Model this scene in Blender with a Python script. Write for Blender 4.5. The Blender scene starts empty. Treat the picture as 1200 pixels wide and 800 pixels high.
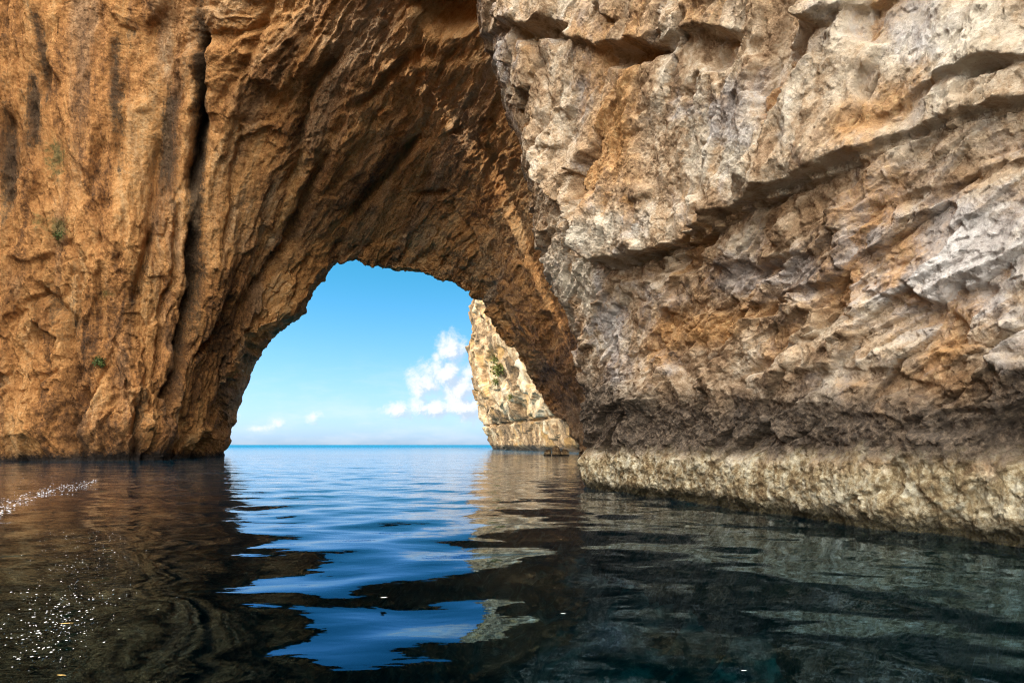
import bpy, math, random
import numpy as np

random.seed(7)
rng = np.random.default_rng(11)
F32 = np.float32
scene = bpy.context.scene
COL = scene.collection

# ------------------------------------------------------------------ camera
FPX, CX, HY, CAMH = 800.0, 600.0, 521.0, 2.0      # focal length / centre / horizon measured on the photograph
cam = bpy.data.cameras.new('camera')
cam.lens = 24.0
cam.sensor_width = 36.0
cam.shift_y = 121.0 / 1200.0
cam.clip_start = 0.1
cam.clip_end = 60000
camo = bpy.data.objects.new('camera', cam)
camo.location = (0, 0, CAMH)
camo.rotation_euler = (math.radians(90), 0, 0)
COL.objects.link(camo)
scene.camera = camo

# ------------------------------------------------------------------ numpy noise
def _hash(ix, iy, iz, seed):
    h = (ix.astype(np.uint32) * np.uint32(374761393)
         + iy.astype(np.uint32) * np.uint32(668265263)
         + iz.astype(np.uint32) * np.uint32(2147483647 ^ 0x5bd1e995)
         + np.uint32((seed * 974711 + 12345) & 0xffffffff))
    h = (h ^ (h >> np.uint32(13))) * np.uint32(1274126177)
    h = (h ^ (h >> np.uint32(16))) * np.uint32(2246822519)
    return h ^ (h >> np.uint32(15))

def _u(h, k=0):
    h = (h + np.uint32((k * 0x9E3779B9) & 0xffffffff)) * np.uint32(2654435761)
    h = h ^ (h >> np.uint32(15))
    return (h & np.uint32(0xffffff)).astype(F32) / F32(16777216.0)

def gnoise(p, seed=0):
    """gradient noise of points p (N,3), about -0.9..0.9"""
    fl = np.floor(p)
    i = fl.astype(np.int64)
    f = (p - fl).astype(F32)
    w = f * f * f * (f * (f * 6 - 15) + 10)
    out = np.zeros(len(p), F32)
    for dx in (0, 1):
        wx = w[:, 0] if dx else 1 - w[:, 0]
        for dy in (0, 1):
            wy = w[:, 1] if dy else 1 - w[:, 1]
            for dz in (0, 1):
                wz = w[:, 2] if dz else 1 - w[:, 2]
                h = _hash(i[:, 0] + dx, i[:, 1] + dy, i[:, 2] + dz, seed)
                g = ((_u(h, 1) * 2 - 1) * (f[:, 0] - dx) + (_u(h, 2) * 2 - 1) * (f[:, 1] - dy)
                     + (_u(h, 3) * 2 - 1) * (f[:, 2] - dz))
                out += wx * wy * wz * g
    return out * F32(1.5)

def fbm(p, octs=4, seed=0, gain=0.5, lac=2.03):
    a, s, tot = 1.0, 0.0, 0.0
    for k in range(octs):
        s = s + a * gnoise(p * (lac ** k) + k * 17.3, seed + k)
        tot += a
        a *= gain
    return s / tot

def ridged(p, octs=4, seed=0, gain=0.5, lac=2.03):
    a, s, tot = 1.0, 0.0, 0.0
    for k in range(octs):
        s = s + a * (1 - 2 * np.abs(gnoise(p * (lac ** k) + k * 9.1, seed + k)))
        tot += a
        a *= gain
    return s / tot

def facets(p, seed=0, tilt=1.0, sharp=50.0):
    """broken planes: nearest jittered cell; returns plane height, cell random, distance to the cell edge"""
    fl = np.floor(p)
    i = fl.astype(np.int64)
    f = (p - fl).astype(F32)
    n = len(p)
    d1 = np.full(n, 9.0, F32); d2 = np.full(n, 9.0, F32)
    hv = np.zeros(n, F32); rv = np.zeros(n, F32); ws = np.zeros(n, F32)
    for dx in (-1, 0, 1):
        for dy in (-1, 0, 1):
            for dz in (-1, 0, 1):
                h = _hash(i[:, 0] + dx, i[:, 1] + dy, i[:, 2] + dz, seed)
                vx = dx + _u(h, 1) - f[:, 0]
                vy = dy + _u(h, 2) - f[:, 1]
                vz = dz + _u(h, 3) - f[:, 2]
                d = vx * vx + vy * vy + vz * vz
                near = d < d1
                d2 = np.where(near, d1, np.minimum(d2, d))
                val = (_u(h, 4) - 0.5) - tilt * (vx * (_u(h, 5) * 2 - 1) + vy * (_u(h, 6) * 2 - 1) + vz * (_u(h, 7) * 2 - 1))
                w = np.exp(-F32(sharp) * d)
                hv += w * val
                ws += w
                rv = np.where(near, _u(h, 8), rv)
                d1 = np.where(near, d, d1)
    return hv / np.maximum(ws, F32(1e-20)), rv, np.sqrt(d2) - np.sqrt(d1)

def sstep(x, a, b):
    t = np.clip((x - a) / (b - a), 0, 1)
    return t * t * (3 - 2 * t)

def proj(P):
    Y = np.maximum(P[..., 1], 0.5)
    return CX + FPX * P[..., 0] / Y, HY - FPX * (P[..., 2] - CAMH) / Y

def unproj(px, py, Y):
    return np.stack([(px - CX) / FPX * Y, Y, CAMH + (HY - py) / FPX * Y], -1)

def pl_dist(px, py, pts):
    """distance of image points to a polyline, and the place along it 0..1"""
    best = np.full(px.shape, 1e9, F32); along = np.zeros(px.shape, F32)
    L = [0]
    for a, b in zip(pts[:-1], pts[1:]):
        L.append(L[-1] + math.hypot(b[0] - a[0], b[1] - a[1]))
    for k, (a, b) in enumerate(zip(pts[:-1], pts[1:])):
        vx, vy = b[0] - a[0], b[1] - a[1]
        l2 = vx * vx + vy * vy
        t = np.clip(((px - a[0]) * vx + (py - a[1]) * vy) / l2, 0, 1)
        d = np.hypot(px - a[0] - t * vx, py - a[1] - t * vy)
        m = d < best
        best = np.where(m, d, best)
        along = np.where(m, (L[k] + t * math.sqrt(l2)) / L[-1], along)
    return best, along

def crack(px, py, pts, w, depth, wob=None):
    d, s = pl_dist(px + (wob[0] if wob else 0), py + (wob[1] if wob else 0), pts)
    taper = np.clip(np.minimum(s, 1 - s) * 6 + 0.25, 0, 1)
    return -depth * taper * np.exp(-(d / (w * (0.5 + 0.5 * taper))) ** 2)

def ledge(px, py, pts, h, decay, under=0.0, uw=10.0, edge=2.5):
    """a scarp: rock above the line stands out by h and leans back over `decay` pixels; below it is undercut"""
    xs = [p[0] for p in pts]; ys = [p[1] for p in pts]
    dy = np.interp(px, xs, ys) - py
    fade = sstep(px, xs[0] - 25, xs[0] + 25) * (1 - sstep(px, xs[-1] - 25, xs[-1] + 25))
    up = sstep(dy, -edge, edge) * np.exp(-np.maximum(dy, 0) / decay) * h
    dn = -under * np.exp(-((dy + uw) / uw) ** 2)
    return fade * (up + dn)

def sidestep(px, py, pts, h, decay, sign=1, edge=3.0):
    """a steep scarp: rock on one side (sign=1: right) stands out"""
    ys = [p[1] for p in pts]; xs = [p[0] for p in pts]
    dx = (px - np.interp(py, ys, xs)) * sign
    fade = sstep(py, ys[0] - 25, ys[0] + 15) * (1 - sstep(py, ys[-1] - 15, ys[-1] + 25))
    return fade * h * sstep(dx, -edge, edge) * np.exp(-np.maximum(dx, 0) / decay)

def pocket(px, py, c, rx, ry, rot, depth):
    a = math.radians(rot)
    x, y = px - c[0], py - c[1]
    u = (x * math.cos(a) + y * math.sin(a)) / rx
    v = (-x * math.sin(a) + y * math.cos(a)) / ry
    return -depth * (1 - sstep(u * u + v * v, 0.35, 1.3))

def blobm(px, py, c, rx, ry, rot):
    a = math.radians(rot)
    x, y = px - c[0], py - c[1]
    u = (x * math.cos(a) + y * math.sin(a)) / rx
    v = (-x * math.sin(a) + y * math.cos(a)) / ry
    return np.exp(-(u * u + v * v))

# ------------------------------------------------------------------ mesh helpers
def grid_normals(P):
    du = np.gradient(P, axis=0); dv = np.gradient(P, axis=1)
    n = np.cross(du, dv)
    return n / np.maximum(np.linalg.norm(n, axis=-1, keepdims=True), 1e-9)

def grid_object(name, P, mat, parent=None, attrs=None, mask=None, flip=False, normals=None, origin=(0, 0, 0)):
    """one mesh out of a grid of points (nu, nv, 3); mask (nu-1, nv-1) picks faces"""
    nu, nv = P.shape[:2]
    idx = np.arange(nu * nv).reshape(nu, nv)
    q = np.stack([idx[:-1, :-1], idx[1:, :-1], idx[1:, 1:], idx[:-1, 1:]], -1)
    q = q[mask] if mask is not None else q.reshape(-1, 4)
    q = q.reshape(-1, 4)
    if flip:
        q = q[:, ::-1]
    used, inv = np.unique(q, return_inverse=True)
    q = inv.reshape(-1, 4).astype(np.int32)
    V = (P.reshape(-1, 3)[used] - np.array(origin)).astype(F32)
    me = bpy.data.meshes.new(name)
    me.vertices.add(len(V)); me.vertices.foreach_set('co', V.ravel())
    me.loops.add(q.size); me.loops.foreach_set('vertex_index', q.ravel())
    me.polygons.add(len(q))
    me.polygons.foreach_set('loop_start', np.arange(0, q.size, 4, dtype=np.int32))
    me.update(calc_edges=True)
    me.polygons.foreach_set('use_smooth', np.ones(len(q), bool))
    for k, a in (attrs or {}).items():
        at = me.attributes.new(k, 'FLOAT', 'POINT')
        at.data.foreach_set('value', a.reshape(-1)[used].astype(F32))
    if normals is not None:
        N = normals.reshape(-1, 3)[used].astype(F32)
        me.normals_split_custom_set_from_vertices(N)
    me.materials.append(mat)
    o = bpy.data.objects.new(name, me)
    COL.objects.link(o)
    if parent is not None:
        o.parent = parent
    else:
        o.location = origin
    return o

def mesh_object(name, V, Fc, mat, parent=None, loc=(0, 0, 0), smooth=False):
    me = bpy.data.meshes.new(name)
    me.from_pydata([tuple(v) for v in V], [], [tuple(f) for f in Fc])
    me.update()
    if smooth:
        me.polygons.foreach_set('use_smooth', np.ones(len(me.polygons), bool))
    me.materials.append(mat)
    o = bpy.data.objects.new(name, me)
    o.location = loc
    COL.objects.link(o)
    o.parent = parent
    return o

def empty(name, loc):
    o = bpy.data.objects.new(name, None)
    o.location = loc
    o.empty_display_size = 1
    COL.objects.link(o)
    return o

def tag(o, label, cat, group=None):
    o['label'] = label
    o['category'] = cat
    if group:
        o['group'] = group
    return o

def poly_sample(pts, n, smooth=0):
    pts = np.array(pts, float)
    seg = np.linalg.norm(np.diff(pts, axis=0), axis=1)
    s = np.concatenate([[0], np.cumsum(seg)])
    t = np.linspace(0, s[-1], n)
    out = np.stack([np.interp(t, s, pts[:, k]) for k in range(pts.shape[1])], -1)
    for _ in range(smooth):
        out[1:-1] = (out[:-2] + 2 * out[1:-1] + out[2:]) / 4
    return out

# ------------------------------------------------------------------ node helpers
class NT:
    def __init__(self, tree):
        self.t = tree; self.n = tree.nodes; self.l = tree.links
        self.n.clear()
    def link(self, a, b):
        self.l.new(a, b)
    def set(self, sock, v):
        if hasattr(v, 'links'):
            self.l.new(v, sock)
        elif isinstance(v, (tuple, list)):
            if len(v) == 3 and len(sock.default_value) == 4:
                v = tuple(v) + (1,)
            sock.default_value = v
        else:
            sock.default_value = v
    def node(self, kind, **kw):
        nd = self.n.new(kind)
        for k, v in kw.items():
            setattr(nd, k, v)
        return nd
    def math(self, op, a, b=0.0, c=0.0, clamp=False):
        nd = self.node('ShaderNodeMath', operation=op, use_clamp=clamp)
        self.set(nd.inputs[0], a); self.set(nd.inputs[1], b); self.set(nd.inputs[2], c)
        return nd.outputs[0]
    def vmath(self, op, a, b=(0, 0, 0)):
        nd = self.node('ShaderNodeVectorMath', operation=op)
        self.set(nd.inputs[0], a); self.set(nd.inputs[1], b)
        return nd.outputs[0] if op not in ('DOT_PRODUCT', 'LENGTH') else nd.outputs['Value']
    def scale(self, v, s):
        nd = self.node('ShaderNodeVectorMath', operation='SCALE')
        self.set(nd.inputs[0], v); self.set(nd.inputs['Scale'], s)
        return nd.outputs[0]
    def mapping(self, v, loc=(0, 0, 0), rot=(0, 0, 0), sc=(1, 1, 1)):
        nd = self.node('ShaderNodeMapping')
        self.set(nd.inputs['Vector'], v)
        nd.inputs['Location'].default_value = loc
        nd.inputs['Rotation'].default_value = [math.radians(r) for r in rot]
        nd.inputs['Scale'].default_value = sc
        return nd.outputs[0]
    def noise(self, v, scale, detail=5, rough=0.55, dist=0.0, lac=2.0, color=False):
        nd = self.node('ShaderNodeTexNoise')
        self.set(nd.inputs['Vector'], v)
        nd.inputs['Scale'].default_value = scale
        nd.inputs['Detail'].default_value = detail
        nd.inputs['Roughness'].default_value = rough
        nd.inputs['Lacunarity'].default_value = lac
        nd.inputs['Distortion'].default_value = dist
        return nd.outputs['Color' if color else 'Fac']
    def voronoi(self, v, scale, feature='F1', rand=1.0, out='Distance'):
        nd = self.node('ShaderNodeTexVoronoi', feature=feature)
        self.set(nd.inputs['Vector'], v)
        nd.inputs['Scale'].default_value = scale
        nd.inputs['Randomness'].default_value = rand
        return nd.outputs[out]
    def ramp(self, f, stops, interp='LINEAR'):
        nd = self.node('ShaderNodeValToRGB')
        nd.color_ramp.interpolation = interp
        el = nd.color_ramp.elements
        while len(el) < len(stops):
            el.new(0.5)
        for e, (p, c) in zip(el, stops):
            e.position = p
            e.color = (c, c, c, 1) if isinstance(c, (int, float)) else tuple(c) + (1,)
        self.set(nd.inputs[0], f)
        return nd.outputs[0]
    def sm(self, f, a, b, lo=0.0, hi=1.0):
        nd = self.node('ShaderNodeMapRange', interpolation_type='SMOOTHSTEP')
        self.set(nd.inputs['Value'], f)
        nd.inputs['From Min'].default_value = a; nd.inputs['From Max'].default_value = b
        nd.inputs['To Min'].default_value = lo; nd.inputs['To Max'].default_value = hi
        return nd.outputs['Result']
    def mix(self, f, a, b, mode='MIX'):
        nd = self.node('ShaderNodeMix', data_type='RGBA', blend_type=mode)
        self.set(nd.inputs[0], f); self.set(nd.inputs[6], a); self.set(nd.inputs[7], b)
        return nd.outputs[2]
    def attr(self, name):
        return self.node('ShaderNodeAttribute', attribute_name=name).outputs['Fac']
    def xyz(self, v):
        nd = self.node('ShaderNodeSeparateXYZ'); self.set(nd.inputs[0], v)
        return nd.outputs
    def comb(self, x, y, z):
        nd = self.node('ShaderNodeCombineXYZ')
        self.set(nd.inputs[0], x); self.set(nd.inputs[1], y); self.set(nd.inputs[2], z)
        return nd.outputs[0]
    def bump(self, h, dist, strength=1.0, normal=None):
        nd = self.node('ShaderNodeBump')
        nd.inputs['Strength'].default_value = strength
        nd.inputs['Distance'].default_value = dist
        self.set(nd.inputs['Height'], h)
        if normal is not None:
            self.set(nd.inputs['Normal'], normal)
        return nd.outputs[0]

def new_mat(name):
    m = bpy.data.materials.new(name)
    m.use_nodes = True
    return m, NT(m.node_tree)

def finish(t, color, rough, normal=None, spec=0.3):
    b = t.node('ShaderNodeBsdfPrincipled')
    t.set(b.inputs['Base Color'], color)
    t.set(b.inputs['Roughness'], rough)
    b.inputs['Specular IOR Level'].default_value = spec
    if normal is not None:
        t.set(b.inputs['Normal'], normal)
    o = t.node('ShaderNodeOutputMaterial')
    t.link(b.outputs[0], o.inputs[0])
    return b

# ------------------------------------------------------------------ materials
def rock_grey():
    """pale weathered limestone with ochre scars, a black biofilm belt and a scoured pale belt at the tide line"""
    m, t = new_mat('weathered_limestone')
    P = t.node('ShaderNodeTexCoord').outputs['Object']
    z = t.xyz(P)[2]
    diag = t.mapping(P, rot=(0, 0, 0), sc=(1.0, 1.0, 0.75))
    n1 = t.noise(diag, 0.33, 6, 0.6)
    n2 = t.noise(diag, 1.15, 9, 0.66, 0.5)
    n3 = t.noise(P, 5.5, 8, 0.7, 0.3)
    n4 = t.noise(P, 22, 5, 0.7)
    cell, cell2, ochre, lip = t.attr('cell'), t.attr('cell2'), t.attr('ochre'), t.attr('pale')
    f = t.math('MULTIPLY_ADD', t.math('SUBTRACT', cell, 0.5), 0.16, n2)
    f = t.math('MULTIPLY_ADD', t.math('SUBTRACT', cell2, 0.5), 0.16, f)
    f = t.math('MULTIPLY_ADD', t.math('SUBTRACT', n3, 0.5), 0.55, f)
    f = t.math('MULTIPLY_ADD', lip, 0.34, f)
    base = t.ramp(f, [(0.17, (0.070, 0.042, 0.023)), (0.34, (0.265, 0.165, 0.090)), (0.46, (0.46, 0.325, 0.20)),
                      (0.57, (0.59, 0.47, 0.335)), (0.75, (0.72, 0.635, 0.50))])
    grey = t.ramp(f, [(0.19, (0.09, 0.074, 0.064)), (0.40, (0.30, 0.265, 0.242)), (0.54, (0.475, 0.435, 0.41)), (0.78, (0.67, 0.64, 0.615))])
    base = t.mix(t.sm(t.math('ADD', t.math('MULTIPLY', t.attr('greyn'), 0.28), t.noise(P, 0.55, 7, 0.68, 0.6)), 0.52, 0.74, 0, 0.9), base, grey)
    # ochre and iron stains
    om = t.math('ADD', ochre, t.math('MULTIPLY', t.math('SUBTRACT', n1, 0.48), 2.4))
    om = t.math('MULTIPLY_ADD', t.math('SUBTRACT', n2, 0.5), 1.6, om)
    om = t.math('MULTIPLY_ADD', t.math('SUBTRACT', n3, 0.5), 0.8, om)
    oc = t.ramp(n3, [(0.25, (0.21, 0.095, 0.032)), (0.5, (0.46, 0.235, 0.078)), (0.72, (0.60, 0.40, 0.18))])
    base = t.mix(t.math('MULTIPLY', t.sm(om, 0.12, 0.85), 0.85), base, oc)
    # fine pits
    pit = t.voronoi(t.vmath('ADD', P, t.scale(t.noise(P, 6, 3, color=True), 0.12)), 9.0)
    base = t.mix(t.sm(pit, 0.16, 0.02, 0, 0.5), base, (0.07, 0.045, 0.03))
    base = t.mix(t.sm(n4, 0.40, 0.22, 0, 0.55), base, (0.06, 0.04, 0.028))
    # belts along the water line, as heights above the sea with ragged edges
    zw = t.math('MULTIPLY_ADD', t.math('SUBTRACT', n1, 0.5), 1.8, z)
    zw = t.math('MULTIPLY_ADD', t.attr('wet'), -1.6, zw)
    zw = t.math('MULTIPLY_ADD', t.math('SUBTRACT', n2, 0.5), 1.6, zw)
    zf = t.math('MULTIPLY_ADD', t.math('SUBTRACT', n3, 0.5), 0.9, z)
    belt = t.math('MULTIPLY', t.sm(zw, 4.6, 2.7), t.sm(zf, 1.35, 1.8))
    film = t.ramp(n3, [(0.3, (0.028, 0.022, 0.017)), (0.48, (0.072, 0.056, 0.042)), (0.60, (0.17, 0.128, 0.09)), (0.78, (0.36, 0.30, 0.23))])
    base = t.mix(t.math('MULTIPLY', belt, 0.95), base, film)
    zs_ = t.math('MULTIPLY_ADD', t.math('SUBTRACT', n2, 0.5), 1.5, zf)
    scour = t.sm(zs_, 1.95, 1.3)
    sc_n = t.noise(t.mapping(P, sc=(1, 1, 0.45)), 2.3, 8, 0.68, 0.4)
    sc_c = t.ramp(t.math('MULTIPLY_ADD', t.math('SUBTRACT', n3, 0.5), 0.7, sc_n),
                  [(0.32, (0.13, 0.083, 0.038)), (0.46, (0.29, 0.225, 0.125)), (0.56, (0.46, 0.405, 0.28)), (0.72, (0.61, 0.575, 0.45))])
    base = t.mix(scour, base, sc_c)
    zl = t.math('MULTIPLY_ADD', t.math('SUBTRACT', n3, 0.5), 0.55, z)
    zl = t.math('MULTIPLY_ADD', t.math('SUBTRACT', n2, 0.5), 0.7, zl)
    alg = t.ramp(n4, [(0.35, (0.012, 0.010, 0.006)), (0.6, (0.05, 0.042, 0.018)), (0.75, (0.16, 0.12, 0.05))])
    base = t.mix(t.sm(zl, 0.50, 0.18), base, alg)
    h1 = t.bump(t.noise(P, 3.2, 9, 0.72, 0.6), 0.16, 0.9)
    h2 = t.bump(t.math('ADD', t.noise(P, 14, 6, 0.75), t.math('MULTIPLY', pit, 0.8)), 0.05, 0.9, h1)
    finish(t, base, t.sm(zl, 0.05, 0.5, 0.35, 0.88), h2)
    return m

def rock_orange():
    """warm iron-stained limestone of the arch, streaked down the wall"""
    m, t = new_mat('iron_stained_limestone')
    P = t.node('ShaderNodeTexCoord').outputs['Object']
    z = t.xyz(P)[2]
    Fv = t.comb(t.attr('fu'), t.attr('fv'), 0.0)                    # across / along the folds
    st = t.mapping(Fv, sc=(1, 0.16, 1))
    n1 = t.noise(t.mapping(Fv, sc=(1, 0.5, 1)), 0.055, 6, 0.6, 0.3)
    n2 = t.noise(st, 0.36, 10, 0.68, 0.5)
    n3 = t.noise(P, 1.6, 9, 0.72, 0.3)
    n4 = t.noise(P, 6.0, 5, 0.7)
    cell, cell2, dark, pale, moss = t.attr('cell'), t.attr('cell2'), t.attr('dark'), t.attr('pale'), t.attr('moss')
    f = t.math('MULTIPLY_ADD', t.math('SUBTRACT', cell, 0.5), 0.12, n2)
    f = t.math('MULTIPLY_ADD', t.math('SUBTRACT', cell2, 0.5), 0.10, f)
    f = t.math('MULTIPLY_ADD', t.math('SUBTRACT', n3, 0.5), 0.7, f)
    f = t.math('MULTIPLY_ADD', t.math('SUBTRACT', n1, 0.5), 0.45, f)
    f = t.math('MULTIPLY_ADD', pale, 0.16, f)
    base = t.ramp(f, [(0.22, (0.035, 0.018, 0.008)), (0.38, (0.185, 0.082, 0.026)), (0.48, (0.39, 0.178, 0.054)),
                      (0.60, (0.53, 0.270, 0.093)), (0.82, (0.63, 0.40, 0.19))])
    tan = t.ramp(f, [(0.24, (0.05, 0.032, 0.019)), (0.44, (0.19, 0.115, 0.062)), (0.60, (0.35, 0.235, 0.138)), (0.82, (0.52, 0.40, 0.28))])
    base = t.mix(t.sm(t.noise(st, 0.16, 7, 0.65, 0.8), 0.48, 0.66, 0, 0.7), base, tan)
    # black streaks of lichen and seep, plus shade painted into cracks and hollows
    sk = t.noise(t.mapping(Fv, sc=(1, 0.12, 1)), 0.34, 7, 0.7, 0.4)
    dm = t.math('ADD', t.math('MULTIPLY', dark, 1.0), t.math('MULTIPLY', t.math('SUBTRACT', sk, 0.575), 3.2))
    dm = t.math('MULTIPLY_ADD', t.math('SUBTRACT', n3, 0.5), 2.2, dm)
    dm = t.math('MULTIPLY_ADD', t.math('SUBTRACT', n2, 0.5), 1.8, dm)
    base = t.mix(t.sm(dm, 0.15, 0.95, 0, 0.88), base, (0.035, 0.024, 0.014))
    mm = t.math('MULTIPLY_ADD', t.math('SUBTRACT', n3, 0.5), 1.8, moss)
    base = t.mix(t.sm(mm, 0.35, 0.8, 0, 0.75), base, (0.07, 0.075, 0.018))
    pit = t.voronoi(P, 2.4)
    base = t.mix(t.sm(pit, 0.2, 0.03, 0, 0.45), base, (0.07, 0.036, 0.016))
    base = t.mix(t.sm(n4, 0.42, 0.24, 0, 0.6), base, (0.06, 0.032, 0.015))
    n5 = t.noise(P, 9.0, 4, 0.75)
    base = t.mix(t.sm(n5, 0.46, 0.30, 0, 0.45), base, (0.08, 0.042, 0.018))
    base = t.mix(t.sm(n5, 0.58, 0.72, 0, 0.30), base, (0.62, 0.44, 0.25))
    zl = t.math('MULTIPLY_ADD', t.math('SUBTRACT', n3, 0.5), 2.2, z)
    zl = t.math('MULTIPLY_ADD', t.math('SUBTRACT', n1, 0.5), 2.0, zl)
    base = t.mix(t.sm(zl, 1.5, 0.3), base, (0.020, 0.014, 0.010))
    h1 = t.bump(t.noise(t.mapping(Fv, sc=(1, 0.4, 1)), 1.0, 9, 0.74, 0.5), 0.5, 0.9)
    h2 = t.bump(t.math('ADD', t.noise(P, 4.5, 6, 0.75), t.math('MULTIPLY', pit, 0.6)), 0.26, 1.0, h1)
    finish(t, base, 0.88, h2)
    return m

def rock_cream(wet=2.6):
    """pale sunlit limestone of the headland"""
    m, t = new_mat('cream_limestone')
    P = t.node('ShaderNodeTexCoord').outputs['Object']
    z = t.xyz(P)[2]
    n1 = t.noise(t.mapping(P, sc=(1, 1, 0.3)), 0.10, 8, 0.68, 0.5)
    n2 = t.noise(P, 0.4, 9, 0.72, 0.3)
    cell = t.attr('cell')
    f = t.math('MULTIPLY_ADD', t.math('SUBTRACT', cell, 0.5), 0.22, n1)
    f = t.math('MULTIPLY_ADD', t.math('SUBTRACT', n2, 0.5), 1.0, f)
    base = t.ramp(f, [(0.26, (0.07, 0.043, 0.021)), (0.44, (0.24, 0.150, 0.075)), (0.55, (0.41, 0.285, 0.158)), (0.73, (0.55, 0.44, 0.295))])
    om = t.noise(P, 0.11, 6, 0.6)
    base = t.mix(t.sm(om, 0.50, 0.66, 0, 0.75), base, (0.44, 0.25, 0.085))
    base = t.mix(t.sm(t.math('MULTIPLY_ADD', t.math('SUBTRACT', n2, 0.5), 4.0 if wet > 1 else 0.4, z), wet, wet * 0.3 - 0.25), base, (0.05, 0.038, 0.025))
    h1 = t.bump(t.noise(P, 0.5, 9, 0.75, 0.3), 0.9, 0.9)
    finish(t, base, 0.9, h1)
    return m

def seabed_mat():
    m, t = new_mat('seabed_rock')
    P = t.node('ShaderNodeTexCoord').outputs['Object']
    n = t.noise(P, 1.1, 8, 0.7, 0.5)
    base = t.ramp(n, [(0.36, (0.01, 0.015, 0.012)), (0.52, (0.06, 0.08, 0.06)), (0.66, (0.34, 0.36, 0.28))])
    finish(t, base, 0.95, t.bump(n, 0.2))
    return m

def simple(name, c, rough=0.6, var=0.25, scale=8.0):
    m, t = new_mat(name)
    P = t.node('ShaderNodeTexCoord').outputs['Object']
    n = t.noise(P, scale, 4, 0.6)
    lo = tuple(x * (1 - var) for x in c); hi = tuple(min(1, x * (1 + var)) for x in c)
    finish(t, t.ramp(n, [(0.3, lo), (0.7, hi)]), rough)
    return m

def water_mat():
    m, t = new_mat('sea_water')
    P = t.node('ShaderNodeNewGeometry').outputs['Position']
    x, y, z = t.xyz(P)
    # ripples (crests roughly across the view), three sizes
    a = t.noise(t.mapping(P, rot=(0, 0, 8), sc=(0.6, 1.0, 1)), 0.7, 2, 0.45, 0.5)
    b = t.noise(t.mapping(P, rot=(0, 0, -14), sc=(0.5, 1.0, 1)), 2.6, 2, 0.5, 0.3)
    c = t.noise(t.mapping(P, rot=(0, 0, 5), sc=(0.3, 1.0, 1)), 0.16, 3, 0.5)
    near = t.sm(y, 6.0, 45.0)
    hgt = t.math('MULTIPLY', a, t.math('MULTIPLY_ADD', near, 0.052, 0.016))
    hgt = t.math('ADD', hgt, t.math('MULTIPLY', b, t.math('MULTIPLY_ADD', near, 0.016, 0.0055)))
    e = t.noise(t.mapping(P, rot=(0, 0, 20), sc=(0.6, 1.0, 1)), 6.5, 3, 0.6, 0.3)
    hgt = t.math('ADD', hgt, t.math('MULTIPLY', e, 0.0003))
    hgt = t.math('ADD', hgt, t.math('MULTIPLY', c, t.math('MULTIPLY', near, 0.16)))
    nrm = t.bump(hgt, 1.0, 1.0)
    fr = t.node('ShaderNodeFresnel')
    fr.inputs['IOR'].default_value = 1.34
    t.link(nrm, fr.inputs['Normal'])
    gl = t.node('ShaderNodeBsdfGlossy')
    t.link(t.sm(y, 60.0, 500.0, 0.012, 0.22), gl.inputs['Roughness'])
    t.set(gl.inputs['Color'], t.mix(t.sm(y, 3.0, 26.0), (0.28, 0.60, 0.92), (0.95, 0.96, 1.0)))  # tint dims and blues the reflections on the nearer water
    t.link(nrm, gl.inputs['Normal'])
    df = t.node('ShaderNodeBsdfDiffuse')
    t.set(df.inputs['Color'], t.mix(t.sm(y, 6.0, 60.0), (0.0, 0.08, 0.15), (0.001, 0.105, 0.19)))
    tr = t.node('ShaderNodeBsdfTransparent')
    tr.inputs['Color'].default_value = (0.9, 0.97, 1, 1)
    m1 = t.node('ShaderNodeMixShader'); t.link(t.math('ADD', t.sm(y, 8.0, 60.0, 0.005, 0.22), t.sm(y, 60.0, 190.0, 0.0, 0.75)), m1.inputs[0])
    t.link(tr.outputs[0], m1.inputs[1]); t.link(df.outputs[0], m1.inputs[2])
    m2 = t.node('ShaderNodeMixShader')
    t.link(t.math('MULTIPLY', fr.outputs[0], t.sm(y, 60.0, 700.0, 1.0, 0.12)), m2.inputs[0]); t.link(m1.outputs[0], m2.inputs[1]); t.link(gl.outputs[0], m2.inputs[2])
    ab = t.node('ShaderNodeVolumeAbsorption')
    ab.inputs['Color'].default_value = (0.0, 0.70, 0.74, 1)
    ab.inputs['Density'].default_value = 0.52
    o = t.node('ShaderNodeOutputMaterial')
    t.link(m2.outputs[0], o.inputs['Surface'])
    t.link(ab.outputs[0], o.inputs['Volume'])
    return m

M_GREY, M_ORANGE, M_CREAM, M_BOULDER = rock_grey(), rock_orange(), rock_cream(), rock_cream(0.1)
M_BED, M_WATER = seabed_mat(), water_mat()
M_LEAF = simple('shrub_leaf', (0.15, 0.155, 0.035), 0.6, 0.5, 2.0)
M_LEAF_DK = simple('moss_leaf', (0.05, 0.07, 0.015), 0.7, 0.5, 2.0)
M_WOOD = simple('shrub_stem', (0.10, 0.07, 0.04), 0.8)
M_DRY = simple('dry_leaf', (0.50, 0.34, 0.11), 0.5, 0.4, 30.0)
M_FOAM = simple('foam_white', (0.8, 0.82, 0.84), 0.4, 0.1)
M_HUSK = simple('dark_husk', (0.05, 0.035, 0.02), 0.6)

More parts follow.
